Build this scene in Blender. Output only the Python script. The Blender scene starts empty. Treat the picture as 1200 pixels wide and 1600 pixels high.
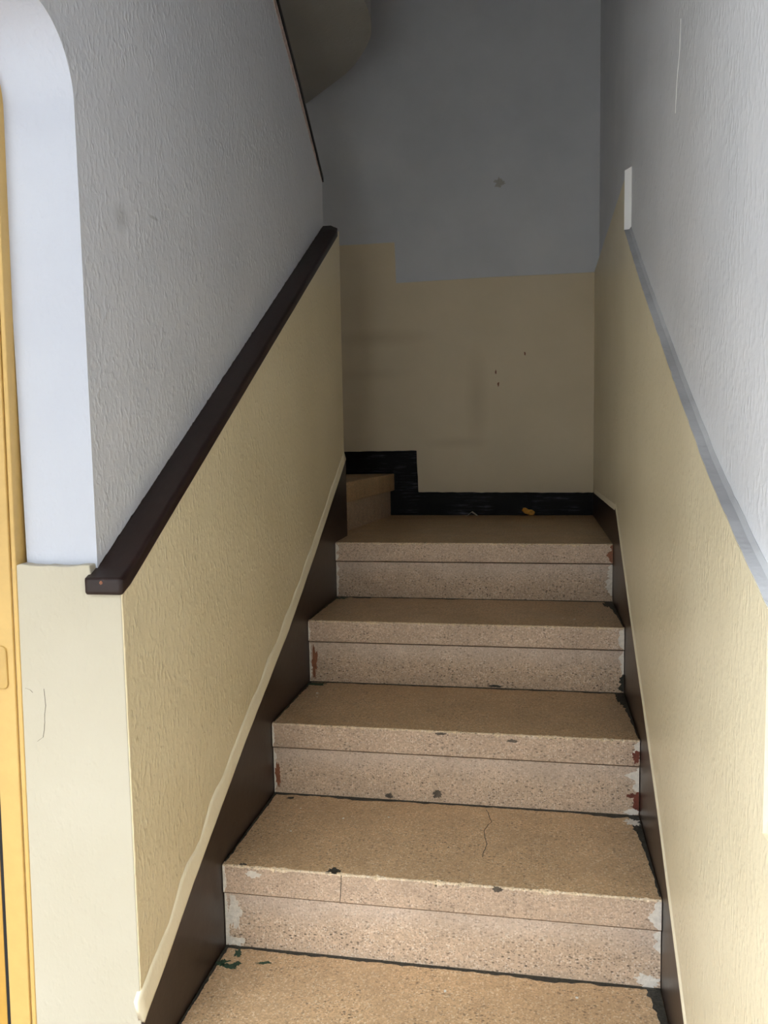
import bpy, bmesh, math, random
from mathutils import Vector, Matrix, noise
random.seed(7)
S = bpy.context.scene
COL = S.collection

# ------------------------------------------------------------------ camera
cam = bpy.data.cameras.new('camera'); co = bpy.data.objects.new('camera', cam); COL.objects.link(co)
R = ((0.98326345, 0.18130783, -0.01790139), (0.00092865, 0.09326815, 0.99564059), (-0.18218707, 0.97899363, -0.09153879))
m = Matrix(((R[0][0], R[1][0], -R[2][0], 0.62598), (R[0][1], R[1][1], -R[2][1], -1.15580),
            (R[0][2], R[1][2], -R[2][2], 1.02952), (0, 0, 0, 1)))
co.matrix_world = m
cam.sensor_fit = 'VERTICAL'; cam.sensor_height = 36.0; cam.lens = 1276.1 / 1600 * 36.0
cam.clip_start = 0.01
S.camera = co

# ------------------------------------------------------------------ light
W_ = bpy.data.worlds.new('world'); S.world = W_; W_.use_nodes = True
bg = W_.node_tree.nodes['Background']; bg.inputs[0].default_value = (0.88, 0.95, 1.0, 1); bg.inputs[1].default_value = 17.0   # bright overcast sky
def area(name, loc, target, sx, sy, power, color):
    l = bpy.data.lights.new(name, 'AREA'); l.shape = 'RECTANGLE'; l.size = sx; l.size_y = sy; l.energy = power; l.color = color
    o = bpy.data.objects.new(name, l); COL.objects.link(o); o.location = loc
    o.rotation_euler = (Vector(target) - Vector(loc)).to_track_quat('-Z', 'Y').to_euler()
    return o
YD = -1.62           # street door plane, just behind the viewer
DX0, DX1, DZ = -1.55, 0.35, 2.10
p_ = area('door_opening_portal', ((DX0+DX1)/2, YD, (DZ-0.175)/2), ((DX0+DX1)/2, 0, (DZ-0.175)/2), DX1-DX0, DZ+0.175, 1, (1, 1, 1))
p_.data.cycles.is_portal = True
S.view_settings.view_transform = 'Standard'; S.view_settings.look = 'None'
S.view_settings.exposure = 0.70; S.view_settings.gamma = 1.0; S.view_settings.use_curve_mapping = False

# ------------------------------------------------------------------ dimensions
W, G, H, N, T, B = 0.8565, 0.3344, 0.175, 0.0052, 0.0592, 2.2401
YE = 1.507           # far end of the left spine wall
TOP = 3.55
FAC = 6.5           # height of the unseen facade added to block the low sky

# ------------------------------------------------------------------ materials
def lin(r, g, b):
    f = lambda c: (c/255/12.92) if c/255 <= 0.04045 else ((c/255+0.055)/1.055)**2.4
    return (f(r), f(g), f(b), 1)
class NT:
    def __init__(s, name):
        s.m = bpy.data.materials.new(name); s.m.use_nodes = True; s.t = s.m.node_tree
        s.b = s.t.nodes['Principled BSDF']
        s.tc = s.t.nodes.new('ShaderNodeTexCoord')
    def n(s, typ, **k):
        x = s.t.nodes.new(typ)
        for a, v in k.items(): setattr(x, a, v)
        return x
    def l(s, a, b): s.t.links.new(a, b)
    def mapping(s, scale=(1, 1, 1), loc=(0, 0, 0)):
        mp = s.n('ShaderNodeMapping'); mp.inputs['Scale'].default_value = scale; mp.inputs['Location'].default_value = loc
        s.l(s.tc.outputs['Object'], mp.inputs['Vector']); return mp.outputs[0]
    def noise(s, scale, detail=3, rough=0.55, vec=None):
        x = s.n('ShaderNodeTexNoise'); x.inputs['Scale'].default_value = scale; x.inputs['Detail'].default_value = detail
        x.inputs['Roughness'].default_value = rough; s.l(vec or s.tc.outputs['Object'], x.inputs['Vector']); return x.outputs['Fac']
    def vor(s, scale, vec=None, feature='F1'):
        x = s.n('ShaderNodeTexVoronoi', feature=feature); x.inputs['Scale'].default_value = scale
        s.l(vec or s.tc.outputs['Object'], x.inputs['Vector']); return x
    def ramp(s, fac, p0, p1, c0=(0, 0, 0, 1), c1=(1, 1, 1, 1)):
        x = s.n('ShaderNodeValToRGB'); e = x.color_ramp.elements
        e[0].position = p0; e[1].position = p1; e[0].color = c0; e[1].color = c1
        s.l(fac, x.inputs[0]); return x.outputs[0]
    def mix(s, fac, a, b, blend='MIX'):
        x = s.n('ShaderNodeMixRGB', blend_type=blend)
        for i, v in zip((0, 1, 2), (fac, a, b)):
            if isinstance(v, (float, int, tuple)): x.inputs[i].default_value = v
            else: s.l(v, x.inputs[i])
        return x.outputs[0]
    def math(s, op, a, b=None, clamp=False):
        x = s.n('ShaderNodeMath', operation=op, use_clamp=clamp)
        for i, v in enumerate((a, b)):
            if v is None: continue
            if isinstance(v, (float, int)): x.inputs[i].default_value = v
            else: s.l(v, x.inputs[i])
        return x.outputs[0]
    def bump(s, hgt, strength, dist):
        x = s.n('ShaderNodeBump'); x.inputs['Strength'].default_value = strength; x.inputs['Distance'].default_value = dist
        s.l(hgt, x.inputs['Height']); s.l(x.outputs[0], s.b.inputs['Normal'])
    def col(s, c):
        if isinstance(c, tuple): s.b.inputs['Base Color'].default_value = c
        else: s.l(c, s.b.inputs['Base Color'])
    def rough(s, r):
        if isinstance(r, float): s.b.inputs['Roughness'].default_value = r
        else: s.l(r, s.b.inputs['Roughness'])
    def spot(s, c, rad, soft=0.5):
        """soft ellipsoid mask about point c (for stains and painted shade on the wall)"""
        mp = s.n('ShaderNodeMapping'); mp.vector_type = 'POINT'
        mp.inputs['Scale'].default_value = [1/r for r in rad]
        mp.inputs['Location'].default_value = [-a/r for a, r in zip(c, rad)]
        s.l(s.tc.outputs['Object'], mp.inputs[0])
        ln = s.n('ShaderNodeVectorMath', operation='LENGTH'); s.l(mp.outputs[0], ln.inputs[0])
        return s.ramp(ln.outputs['Value'], 1-soft, 1.0, (1, 1, 1, 1), (0, 0, 0, 1))

def plaster(name, c, c2, bump=1.0, scale=115, rough=0.5, stains_and_shade=()):
    k = NT(name)
    big = k.noise(3.0, 4)
    base = k.mix(k.ramp(big, 0.35, 0.7), c, c2)
    fine = k.noise(260, 2)
    base = k.mix(k.math('MULTIPLY', k.ramp(fine, 0.62, 0.72), 0.12), base, tuple(x*0.8 for x in c[:3])+(1,))
    for (ctr, rad, colr, a, soft) in stains_and_shade:
        f = k.math('MULTIPLY', k.spot(ctr, rad, soft), a)
        base = k.mix(f, base, colr)
    k.col(base)
    v = k.mapping((1, 1, 0.62))
    a = k.ramp(k.noise(scale, 1, 0.5, v), 0.47, 0.84)
    d_ = k.math('MULTIPLY', a, k.ramp(k.noise(scale*0.2, 2), 0.3, 0.65))
    b_ = k.noise(scale*0.3, 2, 0.5)
    c_ = k.noise(scale*2.6, 2, 0.5)
    h = k.math('ADD', k.math('ADD', k.math('MULTIPLY', d_, 0.62), k.math('MULTIPLY', b_, 0.40)), k.math('MULTIPLY', c_, 0.10))
    k.bump(h, 1.0, 0.0030*bump)
    k.rough(rough)
    return k.m

def terrazzo(name, c, dark, light, rough, pits=0.5, grime=0.35, worn=None):
    k = NT(name)
    v = k.vor(330)
    sep = k.n('ShaderNodeSeparateColor'); k.l(v.outputs['Color'], sep.inputs[0])
    base = k.mix(k.ramp(sep.outputs[0], 0.1, 0.9), tuple(x*0.83 for x in c[:3])+(1,), tuple(min(1, x*1.15) for x in c[:3])+(1,))
    base = k.mix(k.math('MULTIPLY', k.ramp(sep.outputs[1], 0.86, 0.9), 0.6), base, light)
    patch = k.ramp(k.noise(8, 4, 0.6), 0.38, 0.66)
    if worn:      # riser fronts: rubbed pale under the lip, pitted towards the foot
        xyz = k.n('ShaderNodeSeparateXYZ'); k.l(k.tc.outputs['Object'], xyz.inputs[0])
        zz = k.math('MODULO', k.math('ADD', xyz.outputs[2], 10*H), H)
        zz = k.math('ADD', zz, k.math('MULTIPLY', k.math('SUBTRACT', k.noise(7, 3), 0.5), 0.07))
        foot = k.ramp(zz, 0.045, 0.095, (1, 1, 1, 1), (0, 0, 0, 1))
        pale = k.math('MULTIPLY', k.ramp(zz, 0.055, 0.10), 0.40)
        base = k.mix(pale, base, worn)
        patch = k.math('MULTIPLY', k.math('ADD', k.math('MULTIPLY', patch, 0.6), 0.4), k.math('ADD', k.math('MULTIPLY', foot, 0.95), 0.12))
    pit = 0
    for (sc, lo, hi, thr, off) in ((135, 0.16, 0.36, 0.50, 3.1), (300, 0.16, 0.46, 0.52, 8.3)):
        v2 = k.vor(sc, k.mapping((0.7, 1, 1.15), (off, 1.7, 0.4)))
        s2 = k.n('ShaderNodeSeparateColor'); k.l(v2.outputs['Color'], s2.inputs[0])
        q = k.math('MULTIPLY', k.ramp(v2.outputs['Distance'], lo, hi, (1, 1, 1, 1), (0, 0, 0, 1)), k.ramp(s2.outputs[0], thr, thr+0.1))
        pit = q if pit == 0 else k.math('MAXIMUM', pit, q)
    pit = k.math('MULTIPLY', pit, k.math('ADD', k.math('MULTIPLY', patch, 0.65), 0.35))
    base = k.mix(k.math('MULTIPLY', pit, pits), base, dark)
    mott = k.ramp(k.noise(42, 3, 0.6), 0.3, 0.75)
    base = k.mix(k.math('MULTIPLY', mott, 0.30), base, tuple(x*0.62 for x in c[:3])+(1,))
    g = k.ramp(k.noise(6.5, 5, 0.7, k.mapping((1, 1, 1.4), (0.3, 4.0, 1.0))), 0.40, 0.72)
    base = k.mix(k.math('MULTIPLY', g, grime), base, tuple(x*0.52 for x in c[:3])+(1,))
    k.col(base)
    k.bump(k.math('SUBTRACT', k.math('MULTIPLY', k.noise(400, 2), 0.3), pit), 0.6, 0.001)
    k.rough(k.math('ADD', k.math('MULTIPLY', k.noise(14, 3), 0.25), rough-0.12))
    return k.m

def paint(name, c, rough=0.35, bump=0.15, streak=None, scale=60, var=0.25):
    k = NT(name)
    vec = k.mapping(streak) if streak else None
    nz = k.noise(scale, 4, 0.6, vec)
    k.col(k.mix(k.ramp(nz, 0.35, 0.7), tuple(x*(1-var) for x in c[:3])+(1,), tuple(min(1, x*(1+var)) for x in c[:3])+(1,)))
    k.bump(nz, bump, 0.004)
    k.rough(rough)
    return k.m

WHITE = lin(224, 225, 231); WHITE2 = lin(214, 216, 223)
CREAM = lin(236, 222, 188); CREAM2 = lin(228, 213, 178)
grey_spot = lin(150, 150, 150)
M = {}
M['white'] = plaster('white_plaster_paint', WHITE, WHITE2, 1.0, stains_and_shade=[((-0.05, 0.14, 1.40), (0.05, 0.03, 0.03), grey_spot, 0.35, 0.8), ((-0.05, 0.26, 1.43), (0.05, 0.025, 0.004), grey_spot, 0.5, 0.6)])
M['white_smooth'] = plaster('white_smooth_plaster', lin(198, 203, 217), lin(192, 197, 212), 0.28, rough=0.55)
M['white_right'] = plaster('white_rolled_plaster', lin(222, 223, 228), lin(210, 212, 218), 0.8, 95)
M['cream'] = plaster('cream_rough_paint', CREAM, CREAM2, 1.0, rough=0.34)
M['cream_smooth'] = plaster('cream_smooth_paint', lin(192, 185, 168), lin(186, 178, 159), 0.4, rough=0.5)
M['cream_fillet'] = plaster('cream_fillet_paint', lin(250, 241, 216), lin(244, 233, 205), 0.4, rough=0.45)
M['cream_right'] = plaster('cream_brushed_paint', lin(234, 222, 192), lin(226, 213, 182), 0.75, 120, rough=0.36)
brown_stain_shade = lin(150, 128, 92)
M['cream_back'] = plaster('cream_flat_paint', lin(226, 210, 182), lin(218, 203, 175), 0.12, rough=0.55, stains_and_shade=[
    ((0.39, B, 1.18), (0.055, 0.3, 0.24), brown_stain_shade, 0.22, 0.9),
    ((0.30, B, 1.00), (0.16, 0.3, 0.03), brown_stain_shade, 0.18, 0.9),
    ((-0.02, B, 1.44), (0.26, 0.3, 0.045), brown_stain_shade, 0.22, 0.9), ((-0.05, B, 1.29), (0.22, 0.3, 0.03), brown_stain_shade, 0.12, 0.9)])  # wide left-hand bands: shade from the flight above, painted into the colour
M['white_back'] = plaster('white_flat_paint', lin(214, 216, 222), lin(200, 203, 210), 0.12, rough=0.6)
M['ledge'] = plaster('dusty_grey_ledge_paint', lin(206, 207, 211), lin(158, 158, 162), 0.8, 60, rough=0.6)
M['chipped_plaster'] = plaster('chipped_plaster', lin(196, 193, 188), lin(150, 148, 146), 1.5, 120)
M['strip'] = plaster('bare_white_filler', lin(245, 245, 245), lin(238, 238, 238), 0.3)
M['tread'] = terrazzo('tan_terrazzo', lin(205, 171, 133), lin(70, 54, 40), lin(240, 222, 192), 0.38, 0.9, 0.42)
M['riser'] = terrazzo('pinkish_terrazzo', lin(204, 178, 154), lin(52, 40, 34), lin(240, 226, 210), 0.5, 1.0, 0.42, lin(208, 194, 186))
M['skirt'] = paint('dark_brown_gloss_paint', lin(43, 31, 27), 0.33, 0.12, scale=30, var=0.12)
k = NT('black_paint_sheen_streaks')
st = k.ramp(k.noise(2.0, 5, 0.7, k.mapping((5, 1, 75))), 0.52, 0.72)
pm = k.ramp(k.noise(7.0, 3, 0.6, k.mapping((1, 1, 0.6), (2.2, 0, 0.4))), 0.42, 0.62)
k.col(k.mix(k.math('MULTIPLY', st, pm), lin(13, 12, 15), lin(104, 104, 118)))  # pale reflections on the brush strokes, mixed into the base colour
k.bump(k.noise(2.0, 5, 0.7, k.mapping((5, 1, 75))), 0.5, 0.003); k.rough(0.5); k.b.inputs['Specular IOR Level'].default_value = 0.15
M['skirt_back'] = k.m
M['rail'] = paint('dark_brown_varnish', lin(42, 28, 26), 0.42, 0.08, (1, 0.2, 1), 60, 0.15)
M['rail'].node_tree.nodes['Principled BSDF'].inputs['Specular IOR Level'].default_value = 0.3
M['yellow'] = paint('yellow_gloss_paint', lin(208, 172, 104), 0.4, 0.06, scale=40, var=0.04)
M['yellow_dark'] = paint('deep_yellow_gloss_paint', lin(196, 152, 72), 0.4, 0.06, scale=40, var=0.04)
M['black_gap'] = paint('black_gap_dark', (0.008, 0.008, 0.01, 1), 0.7)
M['brass'] = paint('yellow_painted_metal', lin(196, 160, 92), 0.35, 0.05, scale=30, var=0.05)
M['coping'] = paint('black_edge_paint', lin(20, 19, 20), 0.5)
M['peel'] = paint('bare_pinkish_plaster', lin(205, 184, 176), 0.8, 0.5, scale=90)
M['dirt'] = paint('dark_grime', lin(52, 50, 44), 0.6, 0.6, scale=150, var=0.5)
M['chip'] = paint('worn_grey_brown_spot', lin(92, 82, 72), 0.6, 0.5, scale=120, var=0.35)
M['grout'] = paint('grey_cement_smear', lin(224, 216, 206), 0.75, 0.6, scale=120, var=0.12)
M['red'] = paint('red_oxide_paint', lin(112, 58, 44), 0.5, 0.3, scale=90)
M['rust'] = paint('rusty_orange_stain', lin(140, 88, 62), 0.6, 0.3, scale=90, var=0.2)
M['green'] = paint('green_paint_stain', lin(40, 70, 52), 0.5, 0.4, scale=120, var=0.4)
M['leaf'] = paint('dry_leaf', lin(222, 166, 70), 0.6, 0.3, scale=80)
M['paper'] = paint('white_scrap', lin(235, 232, 225), 0.7, 0.1)
M['ceiling'] = plaster('ceiling_paint', lin(210, 210, 208), lin(200, 200, 198), 0.2)
M['shell'] = plaster('dull_upper_stairwell_paint', lin(150, 146, 138), lin(140, 136, 128), 0.3)
M['pavement'] = plaster('pavement', lin(118, 116, 112), lin(108, 106, 102), 0.2)
M['blocker_facade'] = plaster('sky_blocker_facade', lin(92, 90, 86), lin(84, 82, 78), 0.2)
M['soffit'] = plaster('soffit_paint', lin(170, 168, 162), lin(160, 158, 152), 0.2)
M['front'] = terrazzo('slab_front_terrazzo', lin(202, 176, 154), lin(54, 42, 35), lin(236, 220, 204), 0.5, 0.85, 0.5)
M['edge'] = terrazzo('worn_edge_terrazzo', lin(224, 200, 168), lin(48, 36, 30), lin(245, 232, 215), 0.45, 1.0, 0.3)
M['hall_floor'] = terrazzo('hall_terrazzo', lin(128, 108, 88), lin(80, 66, 55), lin(230, 215, 195), 0.4, 0.6, 0.2)

# ------------------------------------------------------------------ mesh helpers
def link(name, bm, mat, parent=None, smooth=False, bevel=0.0, seg=2):
    bmesh.ops.remove_doubles(bm, verts=bm.verts, dist=1e-6)
    bmesh.ops.recalc_face_normals(bm, faces=bm.faces)
    me = bpy.data.meshes.new(name); bm.to_mesh(me); bm.free()
    me.materials.append(M[mat])
    if smooth:
        for p in me.polygons: p.use_smooth = True
    o = bpy.data.objects.new(name, me); COL.objects.link(o)
    if parent: o.parent = parent
    if bevel:
        b = o.modifiers.new('bevel', 'BEVEL'); b.width = bevel; b.segments = seg; b.limit_method = 'ANGLE'; b.angle_limit = math.radians(40)
    return o
def struct(o): o['kind'] = 'structure'; return o
def tag(o, label, cat, group=None):
    o['label'] = label; o['category'] = cat
    if group: o['group'] = group
    return o
def prism(bm, poly, axis, a, b):
    """poly of 2-D points in the two other axes (in order), extruded along axis from a to b"""
    def P(p, c):
        return {'x': (c, p[0], p[1]), 'y': (p[0], c, p[1]), 'z': (p[0], p[1], c)}[axis]
    A = [bm.verts.new(P(p, a)) for p in poly]; Bv = [bm.verts.new(P(p, b)) for p in poly]
    n = len(poly)
    bm.faces.new(A); bm.faces.new(Bv[::-1])
    for i in range(n): bm.faces.new((A[i], A[(i+1) % n], Bv[(i+1) % n], Bv[i]))
def box(bm, x0, x1, y0, y1, z0, z1): prism(bm, [(x0, y0), (x1, y0), (x1, y1), (x0, y1)], 'z', z0, z1)
def jit(pts, amp, step, seed=0, freq=40):
    """subdivide a polyline and roughen it a little (hand-cut paint and plaster edges)"""
    out = []
    for (a, b) in zip(pts, pts[1:]):
        d = math.hypot(b[0]-a[0], b[1]-a[1]); n = max(1, int(d/step))
        for i in range(n):
            t = i/n; p = (a[0]+(b[0]-a[0])*t, a[1]+(b[1]-a[1])*t)
            if out:
                nx, ny = -(b[1]-a[1])/d, (b[0]-a[0])/d
                e = amp*(noise.noise((p[0]*freq, p[1]*freq, seed)) + 0.6*noise.noise((p[0]*freq*3, p[1]*freq*3, seed+5)))
                p = (p[0]+nx*e, p[1]+ny*e)
            out.append(p)
    out.append(pts[-1]); return out

# ------------------------------------------------------------------ left spine wall, its arch and its dado
RAIL_S = 0.597
bm = bmesh.new()
def curve(pts, n=6):
    out = []
    for i in range(len(pts)-1):
        p0, p1, p2, p3 = pts[max(0, i-1)], pts[i], pts[i+1], pts[min(len(pts)-1, i+2)]
        for k in range(n):
            t = k/n
            out.append(tuple(0.5*(2*b+(c-a)*t+(2*a-5*b+4*c-d)*t*t+(3*b-a-3*c+d)*t**3) for a, b, c, d in zip(p0, p1, p2, p3)))
    return out+[pts[-1]]
arch = curve([(0.01, 1.52), (0.009, 1.548), (0.003, 1.573), (-0.008, 1.597), (-0.024, 1.617), (-0.046, 1.633), (-0.08, 1.644), (-0.14, 1.65), (-0.26, 1.651), (-0.5, 1.651)])
top_line = [(1.4875, 1.852), (1.231, 2.054), (1.036, 2.19), (0.35, 2.70), (-0.5, 2.70)]
poly = [(0.01, -0.17)] + arch + [(-0.5, 2.70)] + top_line[::-1][1:] + [(1.4875, -0.17)]
prism(bm, poly, 'x', -0.172, -0.05)
lint = arch + [(-0.5, 2.3), (0.01, 2.3)]
prism(bm, lint, 'x', -1.3, -0.172)
wall_left = struct(link('wall_left', bm, 'white'))
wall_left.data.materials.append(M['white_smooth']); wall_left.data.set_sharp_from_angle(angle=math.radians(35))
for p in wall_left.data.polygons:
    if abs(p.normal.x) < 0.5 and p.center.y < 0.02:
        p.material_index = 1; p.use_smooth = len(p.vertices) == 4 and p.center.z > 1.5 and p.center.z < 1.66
# cream lower half of the wall (thicker, it carries the rail)
bm = bmesh.new()
prism(bm, [(-0.0065, -0.17), (-0.0065, 0.797), (YE, 0.797+RAIL_S*(YE+0.006)), (YE, -0.17)], 'x', -0.0495, -0.0015)
link('dado', bm, 'cream', wall_left, bevel=0.002)
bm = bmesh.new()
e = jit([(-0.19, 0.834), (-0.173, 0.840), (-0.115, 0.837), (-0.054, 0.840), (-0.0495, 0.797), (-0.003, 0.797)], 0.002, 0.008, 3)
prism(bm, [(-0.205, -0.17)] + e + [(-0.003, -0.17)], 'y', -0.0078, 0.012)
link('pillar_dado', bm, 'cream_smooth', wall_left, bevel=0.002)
# pale plaster fillet over the skirting
SK_L = [(-0.0070, 0.091), (0.007, 0.100), (0.082, 0.141), (0.197, 0.211), (0.483, 0.368), (0.827, 0.538), (1.091, 0.692), (1.515, 0.956)]
bm = bmesh.new()
sk = jit(SK_L, 0.0012, 0.03, 9, 30)
prev = None
for i, (y, z) in enumerate(sk):
    w = (0.044 - 0.014*max(0, y)/1.5)*(1+0.35*noise.noise((y*14, 2, 5)))
    ring = [bm.verts.new(p) for p in ((-0.008, y-0.3*w, z+w), (-0.0014, y-0.3*w, z+w), (-0.0002, y-0.2*w, z+0.7*w), (0.0016, y-0.1*w, z+0.35*w), (0.0026, y, z+0.004), (0.0027, y, z), (-0.008, y, z))]
    if prev:
        for q in range(7): bm.faces.new((prev[q], prev[(q+1) % 7], ring[(q+1) % 7], ring[q]))
    else: bm.faces.new(ring)
    prev = ring
bm.faces.new(prev[::-1])
link('plaster_fillet', bm, 'cream_fillet', wall_left, smooth=True)
bm = bmesh.new()
prism(bm, sk + [(1.515, 0.45), (-0.0070, -0.17)], 'x', -0.02, 0.002)
baseboard_left = struct(link('baseboard_left', bm, 'skirt'))
# black edge along the sloping top of the spine wall, bare plaster below it
bm = bmesh.new()
tl = jit([(1.4885, 1.852), (1.4885, 1.865), (1.231, 2.067), (1.036, 2.204), (0.35, 2.714), (0.35, 2.699), (1.036, 2.189), (1.231, 2.053), (1.4885, 1.852)], 0.0008, 0.05, 2)[:-1]
prism(bm, tl, 'x', -0.175, -0.0445)
trim_1 = struct(link('trim_1', bm, 'coping'))
bm = bmesh.new()
lo = jit([(1.46, 1.868), (1.36, 1.935), (1.2, 2.045), (1.03, 2.165), (0.85, 2.29)], 0.006, 0.02, 4, 25)
hi = [(0.85, 2.335), (1.036, 2.189), (1.231, 2.053), (1.4875, 1.852)]
prism(bm, lo + hi, 'x', -0.0502, -0.0485)
link('bare_plaster_edge', bm, 'peel', wall_left)

# ------------------------------------------------------------------ right wall
bm = bmesh.new()
box(bm, W+0.018, W+0.16, YD-0.1, B+0.12, -0.3, TOP)
wall_right = struct(link('wall_right', bm, 'white_right'))
YS = 1.135
bm = bmesh.new()
slope = jit([(-0.290, 0.848), (-0.151, 0.900), (0.042, 0.981), (0.325, 1.122), (0.783, 1.362), (YS, 1.560)], 0.0018, 0.02, 6, 30)
prism(bm, [(YD-0.1, -0.3), (YD-0.1, 0.615), (-0.290, 0.615)] + slope + [(YS, 1.690), (B+0.01, 1.664), (B+0.01, -0.3)], 'x', W, W+0.0185)
link('dado', bm, 'cream_right', wall_right)
bm = bmesh.new(); prev = None
for (y, z) in slope:
    r = 0.0015*noise.noise((y*60, 3, 1))
    ring = [bm.verts.new(p) for p in ((W+0.0012+r, y, z-0.001), (W+0.0005+r, y, z+0.002), (W+0.013, y, z+0.003), (W+0.0175, y-0.002, z+0.008), (W+0.0186, y-0.002, z+0.008), (W+0.0186, y, z-0.001))]
    if prev:
        for q in range(6): bm.faces.new((prev[q], prev[(q+1) % 6], ring[(q+1) % 6], ring[q]))
    else: bm.faces.new(ring)
    prev = ring
bm.faces.new(prev[::-1])
link('dado_ledge', bm, 'ledge', wall_right)
bm = bmesh.new(); prism(bm, [(W+0.0002, 1.562), (W+0.0185, 1.560), (W+0.0185, 1.722), (W+0.0002, 1.712)], 'y', YS-0.002, YS+0.004)
link('bare_filler_strip', bm, 'strip', wall_right)
bm = bmesh.new()
for pts in ([(0.40, 1.74), (0.41, 1.69), (0.435, 1.645), (0.445, 1.60)],):
    l = jit(pts, 0.002, 0.008, 1); 
    prism(bm, [(p[0]-0.0016, p[1]) for p in l] + [(p[0]+0.0016, p[1]) for p in l[::-1]], 'x', W+0.0174, W+0.0182)
link('plaster_ridge', bm, 'strip', wall_right)
SK_R = [(B, 0.792), (1.315, 0.803), (1.290, 0.812), (0.904, 0.582), (0.648, 0.441), (0.401, 0.298), (0.141, 0.125), (0.0, 0.030), (-0.30, -0.13)]
bm = bmesh.new()
sr = jit(SK_R, 0.001, 0.04, 12, 30)
prism(bm, sr + [(-0.3, -0.3), (B, 0.3)], 'x', W-0.002, W+0.01)
struct(link('baseboard_right', bm, 'skirt'))
# the paint lip above the right skirting
bm = bmesh.new(); prev = None
for (y, z) in sr[2:]:
    ring = [bm.verts.new(p) for p in ((W-0.0022, y, z), (W-0.0016, y, z+0.008), (W+0.001, y, z+0.022), (W+0.004, y, z+0.022), (W+0.004, y, z))]
    if prev:
        for q in range(5): bm.faces.new((prev[q], prev[(q+1) % 5], ring[(q+1) % 5], ring[q]))
    else: bm.faces.new(ring)
    prev = ring
bm.faces.new(prev[::-1])
link('plaster_lip', bm, 'cream_fillet', wall_right)

# ------------------------------------------------------------------ back wall
bm = bmesh.new(); box(bm, -1.6, W+0.16, B, B+0.12, -0.3, TOP)
wall_back = struct(link('wall_back', bm, 'white_back'))
bm = bmesh.new()
e = jit([(W+0.001, 1.662), (0.45, 1.664), (0.062, 1.660), (0.058, 1.824), (-0.4, 1.826)], 0.0009, 0.02, 8, 30)
prism(bm, [(W+0.001, 0.3)] + e + [(-0.4, 0.3)], 'y', B-0.0025, B+0.001)
link('dado', bm, 'cream_back', wall_back, bevel=0.001, seg=1)
def xz(u, v):  # kept as plain numbers below
    return u, v
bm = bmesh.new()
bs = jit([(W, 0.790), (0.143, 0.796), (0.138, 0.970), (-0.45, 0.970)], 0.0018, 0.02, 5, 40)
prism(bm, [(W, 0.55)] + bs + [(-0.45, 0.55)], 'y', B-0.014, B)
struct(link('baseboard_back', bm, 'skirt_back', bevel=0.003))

# ------------------------------------------------------------------ rest of the shell
bm = bmesh.new()
box(bm, -1.72, -1.6, YD-0.1, B+0.12, -0.3, TOP)
struct(link('wall_far_left', bm, 'shell'))
bm = bmesh.new(); box(bm, -1.72, W+0.16, YD-0.1, B+0.12, TOP, TOP+0.12)
box(bm, -1.6, W+0.018, YD-0.1, -0.3, 2.38, 2.5)   # low ceiling of the entrance
box(bm, -1.6, W+0.018, -0.35, -0.25, 2.38, TOP)      # and the wall closing the stairwell above it
box(bm, -1.6, -0.172, -0.30, 0.01, 2.25, TOP)
struct(link('ceiling', bm, 'shell'))
bm = bmesh.new(); box(bm, -1.72, W+0.16, YD-0.1, -0.02, -0.3, -H); box(bm, -1.72, W+0.16, -0.02, B+0.12, -0.32, -0.2)
struct(link('floor', bm, 'hall_floor'))
bm = bmesh.new()   # entrance wall behind the viewer with the open doorway the daylight comes through
box(bm, -1.72, DX0, YD-0.1, YD+0.02, -0.3, TOP); box(bm, DX1, W+0.16, YD-0.1, YD+0.02, -0.3, TOP); box(bm, DX0, DX1, YD-0.1, YD+0.02, DZ, TOP)
struct(link('wall_entrance', bm, 'shell'))
# the street the doorway opens on: pavement and a facade added to block the low sky (both behind the viewer)
bm = bmesh.new(); box(bm, -9, 9, -9.5, YD-0.1, -0.35, -H-0.02)
struct(link('street_pavement', bm, 'pavement'))
bm = bmesh.new(); box(bm, -9, 9, -9.5, -8.0, -0.2, FAC)
struct(link('sky_blocker_facade', bm, 'blocker_facade'))
# underside of the floor above, with its rounded edge
bm = bmesh.new()
crv = curve([(-0.30, B), (-0.17, 2.105), (-0.065, 1.990), (-0.008, 1.905), (0.051, 1.79), (0.08, 1.704), (0.094, 1.60), (0.092, 1.46), (0.06, 1.30), (-0.01, 1.19), (-0.12, 1.14), (-0.3, 1.13)]) + [(-1.3, 1.13), (-1.3, B)]
prism(bm, crv, 'z', 2.405, 2.56)
struct(link('trim_2', bm, 'soffit'))

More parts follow.
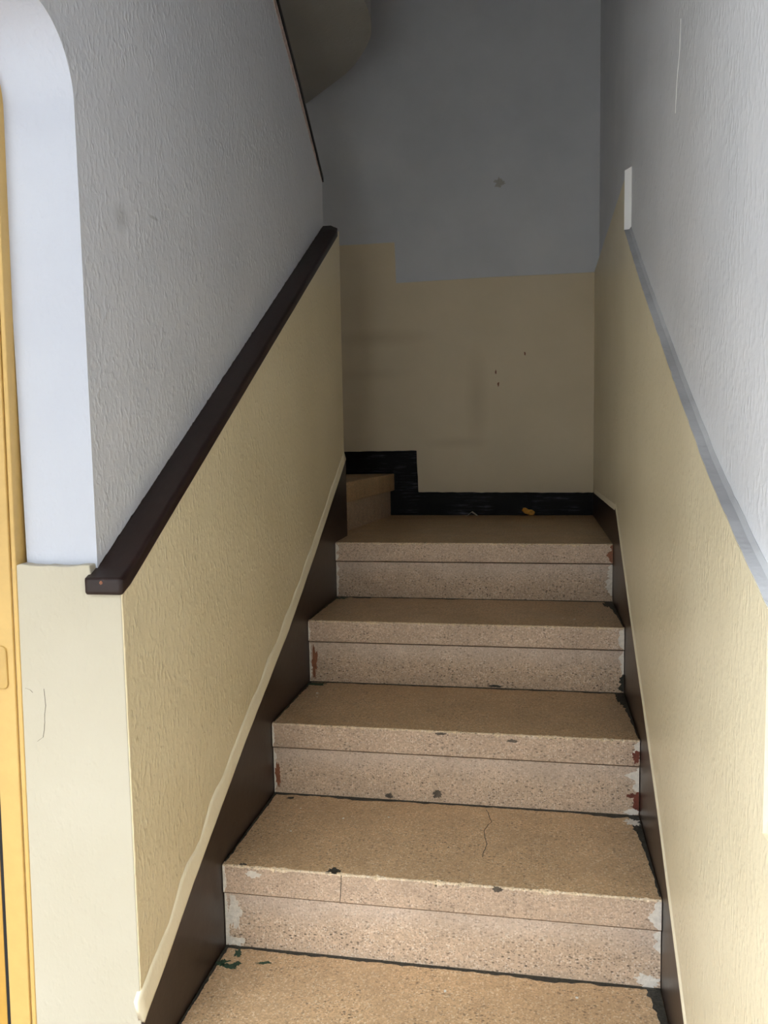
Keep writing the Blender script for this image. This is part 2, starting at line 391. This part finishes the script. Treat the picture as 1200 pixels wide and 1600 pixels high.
# ------------------------------------------------------------------ staircase
stair = bpy.data.objects.new('staircase', None); COL.objects.link(stair)
tag(stair, 'worn tan terrazzo staircase climbing between cream walls to a turn', 'staircase')
def tread_bm(x0, x1, y0, y1, z, seed, thick=T, chip=1.0):
    """slab with a worn, chipped front edge"""
    bm = bmesh.new(); n = 260; prev = None
    for i in range(n+1):
        x = x0+(x1-x0)*i/n
        c = noise.noise((x*38, seed*7.3, 0)); c2 = noise.noise((x*95, seed*3.1, 4))
        w = 0.0030 + chip*(max(0, c-0.15)*0.009 + max(0, c2-0.22)*0.012)
        b = chip*0.0006*noise.noise((x*30, seed, 9))
        prof = [(y0+0.02, z-thick), (y0+0.0015, z-thick), (y0+b, z-thick+0.0018), (y0+b*0.5, z-0.022), (y0, z-w), (y0+w*0.35, z-w*0.35), (y0+w, z), (y0+0.03, z), (y1, z), (y1, z-thick)]
        ring = [bm.verts.new((x, p[0], p[1])) for p in prof]
        if prev:
            for q in range(len(ring)): bm.faces.new((prev[q], prev[(q+1) % len(ring)], ring[(q+1) % len(ring)], ring[q]))
        else: bm.faces.new(ring)
        prev = ring
    bm.faces.new(prev[::-1]); return bm
treads, risers = [], []
for i in range(0, 5):
    y1 = (i+1)*G+N+0.02 if i < 4 else B-0.0155
    treads.append(link('tread', tread_bm(0.0032, W-0.0032, i*G, y1, i*H, i+1), 'tread', stair))
    # front of each slab shares the riser's paler look through its own material slot
    me = treads[-1].data; me.materials.append(M['front']); me.materials.append(M['edge'])
    for p in me.polygons:
        if p.normal.y < -0.5: p.material_index = 1
        if abs(p.normal.x) < 0.9 and p.center.y < i*G+0.012 and p.center.z > i*H-0.009: p.material_index = 2
for i in range(0, 5):
    bm = bmesh.new(); box(bm, 0.0032, W-0.0032, i*G+N, i*G+N+0.03, (i-1)*H, i*H-T-0.0036)
    box(bm, 0.0035, W-0.0035, i*G+N+0.022, i*G+N+0.03, i*H-T-0.0036, i*H-T+0.001)
    risers.append(link('riser', bm, 'riser', stair))
# winder steps turning left behind the spine wall
def winder(z, ln, far, pivot, seed):
    (ax, ay), (bx, by) = ln          # riser line from wall to pivot
    d = Vector((bx-ax, by-ay)).normalized(); nrm = Vector((-d.y, d.x))
    if nrm.x < 0: nrm = -nrm         # points to the lower side
    o = nrm*0.018
    bm = bmesh.new()
    prism(bm, [(ax+o.x, ay), (bx+o.x, by+o.y)] + far, 'z', z-0.07, z)
    link('winder_tread', bm, 'tread', stair, bevel=0.003)
    bm = bmesh.new()
    q = nrm*-0.03
    prism(bm, [(ax, ay), (bx, by), (bx+q.x, by+q.y), (ax+q.x, ay)], 'z', z-H, z-0.069)
    link('winder_riser', bm, 'riser', stair)
yb = B-0.0155
winder(4*H+H, ((0.026, yb), (-0.040, 1.525)), [(-0.30, 1.525), (-0.75, yb)], None, 1)
winder(4*H+2*H, ((-0.60, yb), (-0.165, 1.53)), [(-0.30, 1.53), (-1.285, 1.75), (-1.285, yb)], None, 2)
winder(4*H+3*H, ((-1.265, 1.85), (-0.19, 1.47)), [(-0.19, 1.25), (-1.265, 1.25)], None, 3)
bm = bmesh.new(); box(bm, -0.75, 0.0025, 1.52, yb, 4*H-0.06, 4*H)
link('landing_slab', bm, 'tread', stair)

# --- grime, smears and stains that belong to single treads and risers (thin real patches)
def blob(axis, c, ru, rv, off, name, mat, parent, seed, n=48, rag=0.45, thick=0.0007, rot=0.0, lim=False):
    """ragged flat patch of given half sizes on the plane axis=off, centred on c (the two other axes)"""
    pts = []
    for k in range(n):
        a = 2*math.pi*k/n
        r = 1 + rag*(noise.noise((math.cos(a)*1.6+seed*3.7, math.sin(a)*1.6, seed)) + 0.7*noise.noise((math.cos(a)*4, math.sin(a)*4+seed, seed+3)) + 0.5*noise.noise((math.cos(a)*9, math.sin(a)*9+seed, seed+7)))
        u, v = math.cos(a)*ru*r, math.sin(a)*rv*r
        px = c[0]+u*math.cos(rot)-v*math.sin(rot)
        if lim: px = min(max(px, 0.0036), W-0.0036)
        pts.append((px, c[1]+u*math.sin(rot)+v*math.cos(rot)))
    bm = bmesh.new()
    s = -1 if axis == 'y' else 1
    prism(bm, pts, axis, off-0.0004*s, off+s*thick)
    return link(name, bm, mat, parent)
def yn(i): return i*G            # nosing face
def yr(i): return i*G+N          # riser face
for i in range(1, 5):            # grime line where each riser meets the tread below
    e0 = jit([(0.0035, i*G+N-0.004), (W-0.0035, i*G+N-0.004)], 0.0035, 0.007, i, 45)
    e0 = [(x, y-0.003-0.011*max(0, noise.noise((x*7, i*4, 2)))-0.006*max(0, noise.noise((x*23, i*4, 7)))) for x, y in e0]
    bm = bmesh.new(); prism(bm, e0 + [(W-0.0035, i*G+N), (0.0035, i*G+N)], 'z', (i-1)*H-0.0002, (i-1)*H+0.0009)
    link('grime_line', bm, 'dirt', treads[i-1])
def edge(step, face, side, z0, z1, w, name, mat, seed):
    """ragged vertical strip of filler or paint along the end of a riser ('r') or a slab front ('n')"""
    base = (step-1)*H; y = yr(step) if face == 'r' else yn(step)-0.0003
    n = max(6, int((z1-z0)/0.0025)); xe = 0.0036 if side == 'l' else W-0.0036; sg = 1 if side == 'l' else -1
    inner = []
    for k in range(n+1):
        z = z0+(z1-z0)*k/n
        f = max(0.12, 0.75 + 0.8*noise.noise((z*60, seed, 1)) + 0.5*noise.noise((z*190, seed, 2)))
        f *= min(1, 0.25+4*min(k, n-k)/n)
        inner.append((xe+sg*w*1.5*f, base+z))
    bm = bmesh.new(); prism(bm, [(xe, base+z0), (xe, base+z1)] + inner[::-1], 'y', y-0.0007, y+0.0004)
    link(name, bm, mat, treads[step] if face == 'n' else risers[step])
for args in (
    (1, 'n', 'l', 0.117, 0.173, 0.006, 'cement_edge', 'grout', 1), (1, 'r', 'l', 0.001, 0.112, 0.007, 'cement_edge', 'grout', 2),
    (1, 'n', 'r', 0.118, 0.172, 0.016, 'cement_edge', 'grout', 3), (1, 'r', 'r', 0.070, 0.112, 0.010, 'cement_edge', 'grout', 4),
    (2, 'n', 'l', 0.118, 0.172, 0.004, 'cement_edge', 'grout', 5), (2, 'r', 'l', 0.001, 0.112, 0.005, 'cement_edge', 'grout', 6),
    (2, 'n', 'r', 0.130, 0.173, 0.010, 'cement_edge', 'grout', 7), (2, 'r', 'r', 0.055, 0.112, 0.014, 'cement_edge', 'grout', 8),
    (2, 'r', 'r', 0.002, 0.055, 0.010, 'red_paint_edge', 'red', 9),
    (3, 'n', 'l', 0.118, 0.172, 0.004, 'cement_edge', 'grout', 10), (3, 'r', 'l', 0.001, 0.112, 0.005, 'cement_edge', 'grout', 11),
    (3, 'n', 'r', 0.118, 0.172, 0.012, 'cement_edge', 'grout', 12), (3, 'r', 'r', 0.045, 0.112, 0.008, 'cement_edge', 'grout', 13),
    (3, 'r', 'r', 0.004, 0.050, 0.010, 'grime_edge', 'dirt', 14),
    (4, 'n', 'l', 0.118, 0.172, 0.008, 'cement_edge', 'grout', 15), (4, 'r', 'l', 0.001, 0.112, 0.006, 'cement_edge', 'grout', 16),
    (4, 'r', 'r', 0.018, 0.112, 0.014, 'cement_edge', 'grout', 17), (4, 'n', 'r', 0.118, 0.172, 0.010, 'rust_edge', 'rust', 18)):
    edge(*args)
SM = [  # (kind of part, material, face, step, u, v, ru, rv)
 ('cement_smear', 'grout', 'r', 1, 0.024, 0.073, 0.013, 0.030), ('cement_smear', 'grout', 'r', 1, 0.022, 0.010, 0.022, 0.008),
 ('cement_smear', 'grout', 'n', 1, 0.068, 0.160, 0.015, 0.006), ('cement_smear', 'grout', 'r', 1, 0.832, 0.012, 0.020, 0.012),
 ('cement_smear', 'grout', 'r', 2, 0.838, 0.008, 0.016, 0.006),
 ('red_paint_smear', 'red', 'n', 2, 0.846, 0.138, 0.008, 0.013), ('red_paint_smear', 'red', 'r', 2, 0.838, 0.046, 0.013, 0.005),
 ('rust_stain', 'rust', 'r', 2, 0.013, 0.045, 0.006, 0.024), ('rust_stain', 'rust', 'r', 3, 0.018, 0.056, 0.007, 0.040),
 ('grime_smear', 'chip', 'r', 2, 0.400, 0.020, 0.012, 0.008), ('grime_smear', 'chip', 'r', 2, 0.285, 0.010, 0.010, 0.005),
 ('chip', 'chip', 'n', 1, 0.555, 0.170, 0.009, 0.005), ('grime_smear', 'dirt', 'r', 3, 0.52, 0.006, 0.02, 0.003),
 ('grime_smear', 'chip', 'n', 2, 0.575, 0.160, 0.010, 0.003), ('grime_smear', 'chip', 'n', 2, 0.41, 0.169, 0.012, 0.003),
]
for k, (nm, mt, f, i, u, v, ru, rv) in enumerate(SM):
    par = treads[i] if f == 'n' else risers[i]
    blob('y', (u, (i-1)*H+v), ru, rv, yn(i)-0.0005 if f == 'n' else yr(i)-0.0003, nm, mt, par, k+1, rag=0.6, lim=True)
GS = [('green_stain', 'green', 0, 0.036, 0.318, 0.007, 0.014, 0.3), ('green_stain', 'green', 0, 0.016, 0.285, 0.011, 0.008, 0.8), ('green_stain', 'green', 0, 0.034, 0.276, 0.016, 0.006, -0.1),
      ('green_stain', 'green', 0, 0.047, 0.286, 0.008, 0.006, 0.2), ('green_stain', 'green', 0, 0.100, 0.296, 0.012, 0.004, 0.3),
      ('grime_smear', 'dirt', 1, 0.050, 0.650, 0.008, 0.005, 0.2), ('chip', 'dirt', 1, 0.232, 0.345, 0.012, 0.009, 0.0), ('chip', 'chip', 1, 0.045, 0.341, 0.006, 0.004, 0.0),
      ('green_stain', 'green', 2, 0.030, 0.985, 0.024, 0.010, 0.1), ('green_stain', 'green', 3, 0.022, 1.318, 0.018, 0.014, 0.0), ('grime_smear', 'dirt', 3, 0.09, 1.33, 0.03, 0.006, 0.0),
      ('grime_smear', 'dirt', 3, 0.838, 1.30, 0.014, 0.05, 0.0), ('grime_smear', 'dirt', 2, 0.842, 0.97, 0.010, 0.05, 0.0),
      ('cement_smear', 'grout', 1, 0.835, 0.640, 0.016, 0.012, 0.0)]
for k, (nm, mt, i, x, y, ru, rv, rot) in enumerate(GS):
    blob('z', (x, y), ru, rv, i*H, nm, mt, treads[i], k+60, rag=0.7, rot=rot, lim=True)
def crack(pts, z, par, w=0.0007):
    l = jit(pts, 0.003, 0.008, 2, 30)
    bm = bmesh.new(); prism(bm, [(p[0]-w, p[1]) for p in l] + [(p[0]+w, p[1]) for p in l[::-1]], 'z', z-0.0003, z+0.0003)
    link('crack', bm, 'dirt', par)
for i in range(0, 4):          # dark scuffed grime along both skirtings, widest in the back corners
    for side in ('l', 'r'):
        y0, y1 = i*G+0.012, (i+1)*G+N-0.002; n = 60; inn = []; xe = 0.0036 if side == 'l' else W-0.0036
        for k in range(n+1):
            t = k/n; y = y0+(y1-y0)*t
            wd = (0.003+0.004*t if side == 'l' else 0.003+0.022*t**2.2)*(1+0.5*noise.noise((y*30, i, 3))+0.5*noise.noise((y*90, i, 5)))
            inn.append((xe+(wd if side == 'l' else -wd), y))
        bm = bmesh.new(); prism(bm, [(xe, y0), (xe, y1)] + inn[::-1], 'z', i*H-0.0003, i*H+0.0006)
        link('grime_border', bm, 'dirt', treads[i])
crack([(0.515, 0.655), (0.53, 0.60), (0.515, 0.55), (0.525, 0.50), (0.520, 0.44)], H, treads[1])
bm = bmesh.new(); l = jit([(0.250, H-0.003), (0.249, H-0.03), (0.246, H-T+0.002)], 0.001, 0.006, 3)
prism(bm, [(p[0]-0.0006, p[1]) for p in l] + [(p[0]+0.0006, p[1]) for p in l[::-1]], 'y', G-0.0004, G+0.001); link('crack', bm, 'dirt', treads[1])

# ------------------------------------------------------------------ handrail on the ledge of the left wall
bm = bmesh.new()
cs = []
x0, x1, th, r = -0.058, 0.0065, 0.028, 0.008
for (cx, cz, a0) in ((x1-r, th-r, 0), (x0+r, th-r, 90), (x0+r, r, 180), (x1-r, r, 270)):
    rr = r if cx > -0.03 else 0.004
    cx2 = x1-rr if cx > -0.03 else x0+rr; cz2 = th-rr if cz > th/2 else rr
    for s in range(5):
        a = math.radians(a0+s*22.5); cs.append((cx2+rr*math.cos(a), cz2+rr*math.sin(a)))
prev = None
Y0, Y1 = -0.0135, 1.486
NS = 60
for i in range(-5, NS+1):
    y = Y0 if i >= 0 else Y0-0.007*math.sin(-i*0.28)
    y = y if i < 0 else Y0+(Y1-Y0)*i/NS
    ring = []
    for (x, z) in cs:
        yy, xx, zz = y, x, z
        if i < 0:
            k_ = 0.0075*(1-math.cos(-i*0.28))
            xx = x - math.copysign(min(abs(x+0.026), k_), x+0.026); zz = z - math.copysign(min(abs(z-th/2), k_), z-th/2)
        if y > Y1-0.04:                       # rounded far corner
            t = (y-(Y1-0.04))/0.04
            lim = x1-0.03*(1-math.sqrt(max(0, 1-t*t)))
            xx = min(xx, lim)
        wv = 0.0006*noise.noise((x*40, y*9, 2))
        ring.append(bm.verts.new((xx, yy, 0.7985+RAIL_S*max(yy, -0.006)+zz+wv)))
    if prev:
        for q in range(len(ring)): bm.faces.new((prev[q], prev[(q+1) % len(ring)], ring[(q+1) % len(ring)], ring[q]))
    else: bm.faces.new(ring)
    prev = ring
bm.faces.new(prev[::-1])
rail = link('handrail', bm, 'rail', smooth=True)
mod = rail.modifiers.new('edge', 'EDGE_SPLIT'); mod.split_angle = math.radians(40)
tag(rail, 'dark brown varnished wooden handrail sloping up along the left wall ledge', 'handrail')
blob('y', (-0.028, 0.815), 0.0025, 0.0025, -0.0204, 'worn_spot', 'rust', rail, 5)
bm = bmesh.new()
zt = lambda y: 0.7985+0.0275+RAIL_S*y
up = [(y, zt(y)+0.0008+max(0, 0.0035*noise.noise((y*45, 3, 8))+0.0025*noise.noise((y*140, 1, 8)))) for y in [0.013+1.465*k/260 for k in range(261)]]
prism(bm, [(0.013, zt(0.013)-0.004)] + up + [(1.478, zt(1.478)-0.004)], 'x', -0.0504, -0.0492)
link('paint_slop', bm, 'rail', rail)
# ------------------------------------------------------------------ yellow door left of the pillar
door = bpy.data.objects.new('door_1', None); COL.objects.link(door); door['kind'] = 'structure'
def slant(x, z): return x - 0.0165*(0.84-z)   # the frame leans slightly
def vstrip(name, mat, x0, x1, y0, y1, z0, z1, bevel=0.002):
    bm = bmesh.new()
    zs = [z0+(z1-z0)*i/8 for i in range(9)]
    prism(bm, [(slant(x1, z), z) for z in zs] + [(slant(x0, z), z) for z in zs[::-1]], 'y', y0, y1)
    return link(name, bm, mat, door, bevel=bevel)
vstrip('frame_lip', 'yellow', -0.1865, -0.1785, -0.010, 0.05, -H, 1.646)
vstrip('door_frame', 'yellow', -0.224, -0.1875, -0.013, 0.05, -H, 1.646)
vstrip('door_gap_strip', 'black_gap', -0.2295, -0.224, -0.0118, 0.05, -H, 1.64, 0)  # black strip stands in for the dark open gap beside the frame
vstrip('door_leaf', 'yellow_dark', -1.05, -0.2295, -0.0125, 0.04, -H, 1.64)
# strike plate with rounded corners
bm = bmesh.new(); pts = []
for (cx, cz, a0) in ((-0.210, 0.7005, 0), (-0.245, 0.7005, 90), (-0.245, 0.648, 180), (-0.210, 0.648, 270)):
    for s in range(5):
        a = math.radians(a0+s*22.5); pts.append((cx+0.009*math.cos(a), cz+0.009*math.sin(a)))
prism(bm, pts, 'y', -0.0165, -0.012)
link('strike_plate', bm, 'brass', door, bevel=0.002)

# ------------------------------------------------------------------ small litter and marks
def leafmesh(loc, size, rot, mat, curl, name):
    bm = bmesh.new(); n = 9; top = []; bot = []
    rows = []
    for i in range(n):
        t = i/(n-1); w = math.sin(math.pi*(0.06+0.9*t))**0.8*0.33*(1+0.25*math.sin(9*t))
        row = []
        for j in (-1, -0.5, 0, 0.5, 1):
            z = curl*(abs(j)**1.6)*0.5 + curl*0.5*(t-0.5)**2*2 + 0.03*math.sin(7*t+j*3)
            row.append(((t-0.5), j*w, z))
        rows.append(row)
    mn = min(p[2] for r_ in rows for p in r_)
    V = [[bm.verts.new((p[0]*size, p[1]*size, (p[2]-mn)*size)) for p in r_] for r_ in rows]
    for i in range(n-1):
        for j in range(4): bm.faces.new((V[i][j], V[i+1][j], V[i+1][j+1], V[i][j+1]))
    o = link(name, bm, mat, smooth=True)
    s = o.modifiers.new('solid', 'SOLIDIFY'); s.thickness = 0.0008
    o.location = loc; o.rotation_euler = (0, 0, rot); return o
o = leafmesh((0.592, 2.207, 4*H), 0.052, 0.25, 'leaf', 0.55, 'dry_leaf')
o.rotation_euler = (0.75, 0.35, 0.25)
def rest(o, z):          # set the lowest point down on the tread
    mt = o.rotation_euler.to_matrix(); o.location.z = z+0.0012-min((mt @ v.co).z for v in o.data.vertices)
rest(o, 4*H)
tag(o, 'curled orange dry leaf on the landing against the black skirting', 'leaf')
bm = bmesh.new(); V = [[bm.verts.new(p) for p in r_] for r_ in ([(-0.024, 0.004, 0.0), (-0.002, -0.006, 0.017), (0.022, 0.002, 0.002)], [(-0.020, 0.018, 0.0), (0.001, 0.012, 0.020), (0.026, 0.016, 0.0)])]
for q in range(2): bm.faces.new((V[0][q], V[0][q+1], V[1][q+1], V[1][q]))
o = link('paper_scrap', bm, 'paper'); sm_ = o.modifiers.new('solid', 'SOLIDIFY'); sm_.thickness = 0.0007
o.location = (0.372, 2.165, 4*H); rest(o, 4*H)
tag(o, 'small folded white scrap on the landing below the back wall', 'scrap')
fl0 = None
FL = [(0.09, 0.60, 1, 'second lowest tread by the left skirting'), (0.20, 0.565, 1, 'second lowest tread, left of its middle near the riser'),
      (0.10, 0.49, 1, 'second lowest tread, nearest its front edge'), (0.30, 0.585, 1, 'second lowest tread, nearest the crack'),
      (0.052, 0.905, 2, 'third tread up, larger of two on the left'), (0.060, 0.875, 2, 'third tread up, smaller of two on the left'),
      (0.70, 1.10, 3, 'fourth tread up, left one of two'), (0.73, 1.09, 3, 'fourth tread up, right one of two'),
      (0.47, 1.98, 4, 'landing between paper scrap and dry leaf'), (0.54, 1.95, 4, 'landing in front of the dry leaf'),
      (0.66, 2.16, 4, 'landing right of the dry leaf'), (0.46, 0.27, 0, 'lowest tread near its middle'),
      (0.70, 0.29, 0, 'lowest tread toward the right wall')]
for k, (x, y, i, where) in enumerate(FL):
    if fl0 is None:
        bm = bmesh.new()
        prism(bm, [(0.0035*math.cos(a)*(1+0.3*math.sin(3*a)), 0.0025*math.sin(a)) for a in [j*2*math.pi/8 for j in range(8)]], 'z', 0, 0.0012)
        o = fl0 = link('paint_flake', bm, 'paper')
    else:
        o = fl0.copy(); COL.objects.link(o)
    o.location = (x, y, i*H); o.rotation_euler = (0, 0, k*1.3)
    o.scale = ((1.3, 0.6)[k-4] if k in (4, 5) else 0.6+0.5*((k*37) % 10)/10,)*3
    tag(o, 'white paint flake on the '+where, 'flake', 'white paint flakes scattered over the treads')
# chipped spot and marks on the back wall
blob('y', (0.487, 2.032), 0.017, 0.014, B, 'plaster_chip', 'chipped_plaster', wall_back, 31, rag=0.8, thick=0.002)
for k, (x, z) in enumerate(((0.585, 1.355), (0.468, 1.285), (0.478, 1.235))):
    blob('y', (x, z), 0.003, 0.008, B-0.0025, 'wall_mark', 'rust', wall_back, 41+k, rag=0.6, thick=0.0006)

# hairline cracks in the cream pillar paint
for pts in ([(-0.143, 0.640), (-0.142, 0.613), (-0.145, 0.585), (-0.149, 0.560), (-0.160, 0.553)], [(-0.176, 0.640), (-0.168, 0.637), (-0.163, 0.633)]):
    l = jit(pts, 0.0015, 0.006, 3, 60)
    bm = bmesh.new(); prism(bm, [(p[0]-0.0004, p[1]) for p in l] + [(p[0]+0.0004, p[1]) for p in l[::-1]], 'y', -0.0081, -0.0075)
    link('hairline_crack', bm, 'chip', wall_left)
